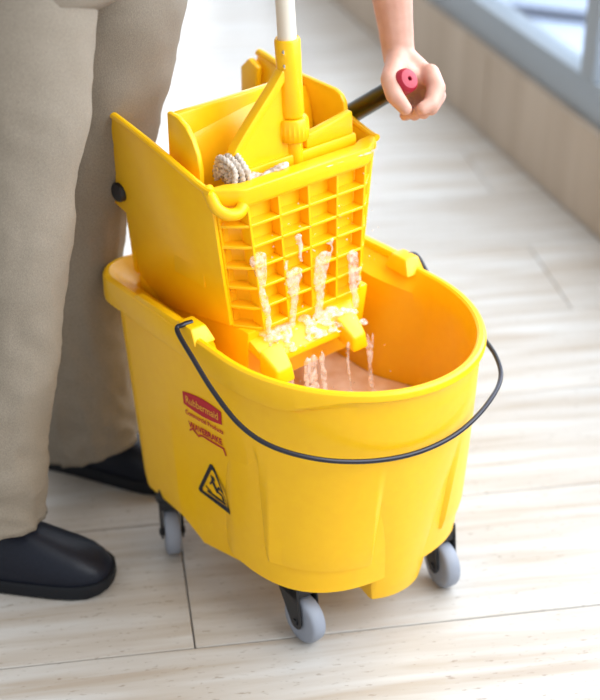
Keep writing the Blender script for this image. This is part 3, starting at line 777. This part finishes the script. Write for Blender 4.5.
hr = MB().sphere(HC+Vector((-.018, 0, .022)), .107, 14, (.95, .80, 1.05)); P_(hr).build('hair', M['hair'], person, True, 180)
for s in (-1, 1): P_(MB().sphere(HC+Vector((.080, s*.03, .012)), .013, 8)).build('eye', M['eye'], person, True, 180)
# trousers: two legs as folded cloth tubes and the seat
tr_ = MB()
def leg(keys, seed, hem_tilt, crease=None):
    ks = sorted(keys, key=lambda k: k[0]); n = 64; R = []
    z0, z1 = ks[0][0], ks[-1][0]; L = 90
    for i in range(L+1):
        z = lerp(z0, z1, i/L)
        for a, b in zip(ks, ks[1:]):
            if a[0] <= z <= b[0]+1e-6:
                t = (z-a[0])/(b[0]-a[0]); t = t*t*(3-2*t)*.5+t*.5; cx = lerp(a[1], b[1], t); cy = lerp(a[2], b[2], t); r = lerp(a[3], b[3], t); break
        ring = []
        for j in range(n):
            an = 2*math.pi*j/n; d = Vector((math.cos(an), math.sin(an), 0))
            base = Vector((cx, cy, z))
            f1 = noise.noise(Vector((d.x*1.6+seed, d.y*1.6, z*9+d.x*1.5)))*.010
            f2 = (1-abs(noise.noise(Vector((d.x*2.2-seed, d.y*2.2, z*22+d.y*2)))))**3*.006*(1.6-z)
            low = 1+1.6*(1-sst(z0, z0+.22, z))
            rr_ = r + (f1*.8+f2-.003)*min(low, 1.7)*.5
            if crease is not None:
                da = (an-crease+math.pi) % (2*math.pi)-math.pi; rr_ += .0035*math.exp(-(da/.07)**2)
            p = base + Vector((d.x*rr_, d.y*rr_*.96, 0))
            k = 1-sst(z0, z0+.09, z); p.z += k*(hem_tilt[0]*d.x+hem_tilt[1]*d.y)
            ring.append(p)
        R.append(ring)
    # turned hem: go back up inside
    h0 = R[0]; c = sum(h0, Vector())/n
    R = [[c+(p-c)*.93+Vector((0, 0, .05)) for p in h0], [c+(p-c)*.955 for p in h0]]+R
    tr_.rings(R)
leg([(.112, -.535, -.030, .091), (.13, -.535, -.030, .090), (.2635, -.516, -.030, .088), (.42, -.478, -.030, .083), (.66, -.445, -.028, .091), (.78, -.427, -.022, .100), (.93, -.415, -.012, .112), (1.0, -.41, 0, .112)], 2.3, (.004, -.026))
leg([(.092, -.412, .225, .086), (.12, -.411, .222, .085), (.313, -.414, .220, .079), (.42, -.412, .220, .081), (.519, -.402, .220, .085), (.676, -.360, .215, .100), (.77, -.340, .205, .108), (.87, -.325, .195, .116), (.98, -.345, .17, .125)], 7.9, (.018, -.004), -1.95)
hip = []
for z, rx, ry, cx in ((.905, .05, .10, -.385), (.915, .105, .165, -.382), (.94, .130, .196, -.380), (.98, .136, .200, -.380), (1.03, .138, .194, -.378), (1.07, .137, .186, -.374), (1.10, .134, .180, -.370), (1.105, .128, .174, -.370), (1.085, .124, .170, -.370)):
    hip.append([Vector((cx+rx*math.cos(2*math.pi*j/48), .095+ry*math.sin(2*math.pi*j/48), z)) for j in range(48)])
tr_.rings(hip)
P_(tr_).build('trousers', M['trouser'], person, True, 180)
def shoe(heel, toe, name='shoe'):
    heel, toe = Vector(heel), Vector(toe); L = (toe-heel).length; d = (toe-heel).normalized(); w = Vector((-d.y, d.x, 0))
    st = empty(name, heel-OFF, math.atan2(d.y, d.x), person)
    # stations along the foot: (t, half width, top height, flatness)
    ST = [(0, .020, .050), (.02, .030, .066), (.08, .036, .074), (.2, .039, .080), (.35, .043, .110), (.47, .047, .112), (.58, .0505, .101), (.70, .053, .084), (.80, .0525, .072), (.88, .048, .062), (.94, .039, .052), (.98, .026, .040), (1.0, .008, .026)]
    up = []; so = []; n = 26
    for t, hw, ht in ST:
        x = t*L; R = []; skew = .006*math.sin(math.pi*t)
        for j in range(n):
            a = 2*math.pi*j/n; ca, sa = math.cos(a), math.sin(a)
            y = hw*abs(ca)**.75*(1 if ca > 0 else -1); z = .022+(ht-.022)*max(0, sa)**.72 if sa > 0 else .022+.010*sa
            if sa > 0: y *= 1-.10*sa
            R.append(Vector((x, y+skew, z)))
        up.append(R)
    MB().rings(up).build('upper', M['leather'], st, True, 60)
    for t, hw, ht in ST:
        x = -.004+t*(L+.008); h = hw+.0035; skew = .006*math.sin(math.pi*t)
        zb = .001 + .012*max(0, (t-.82)/.18)**2; zt = .026+.003*max(0, (t-.8)/.2)
        so.append([Vector((x, y*h+skew, z)) for y, z in ((-.95, zb), (-1, zb+.003), (-1, zt-.003), (-.97, zt), (.97, zt), (1, zt-.003), (1, zb+.003), (.95, zb))])
    MB().rings(so).build('sole', M['sole'], st, True, 40)
shoe((-.640, -.020, 0), (-.345, -.042, 0))
shoe((-.530, .318, 0), (-.250, .222, 0))
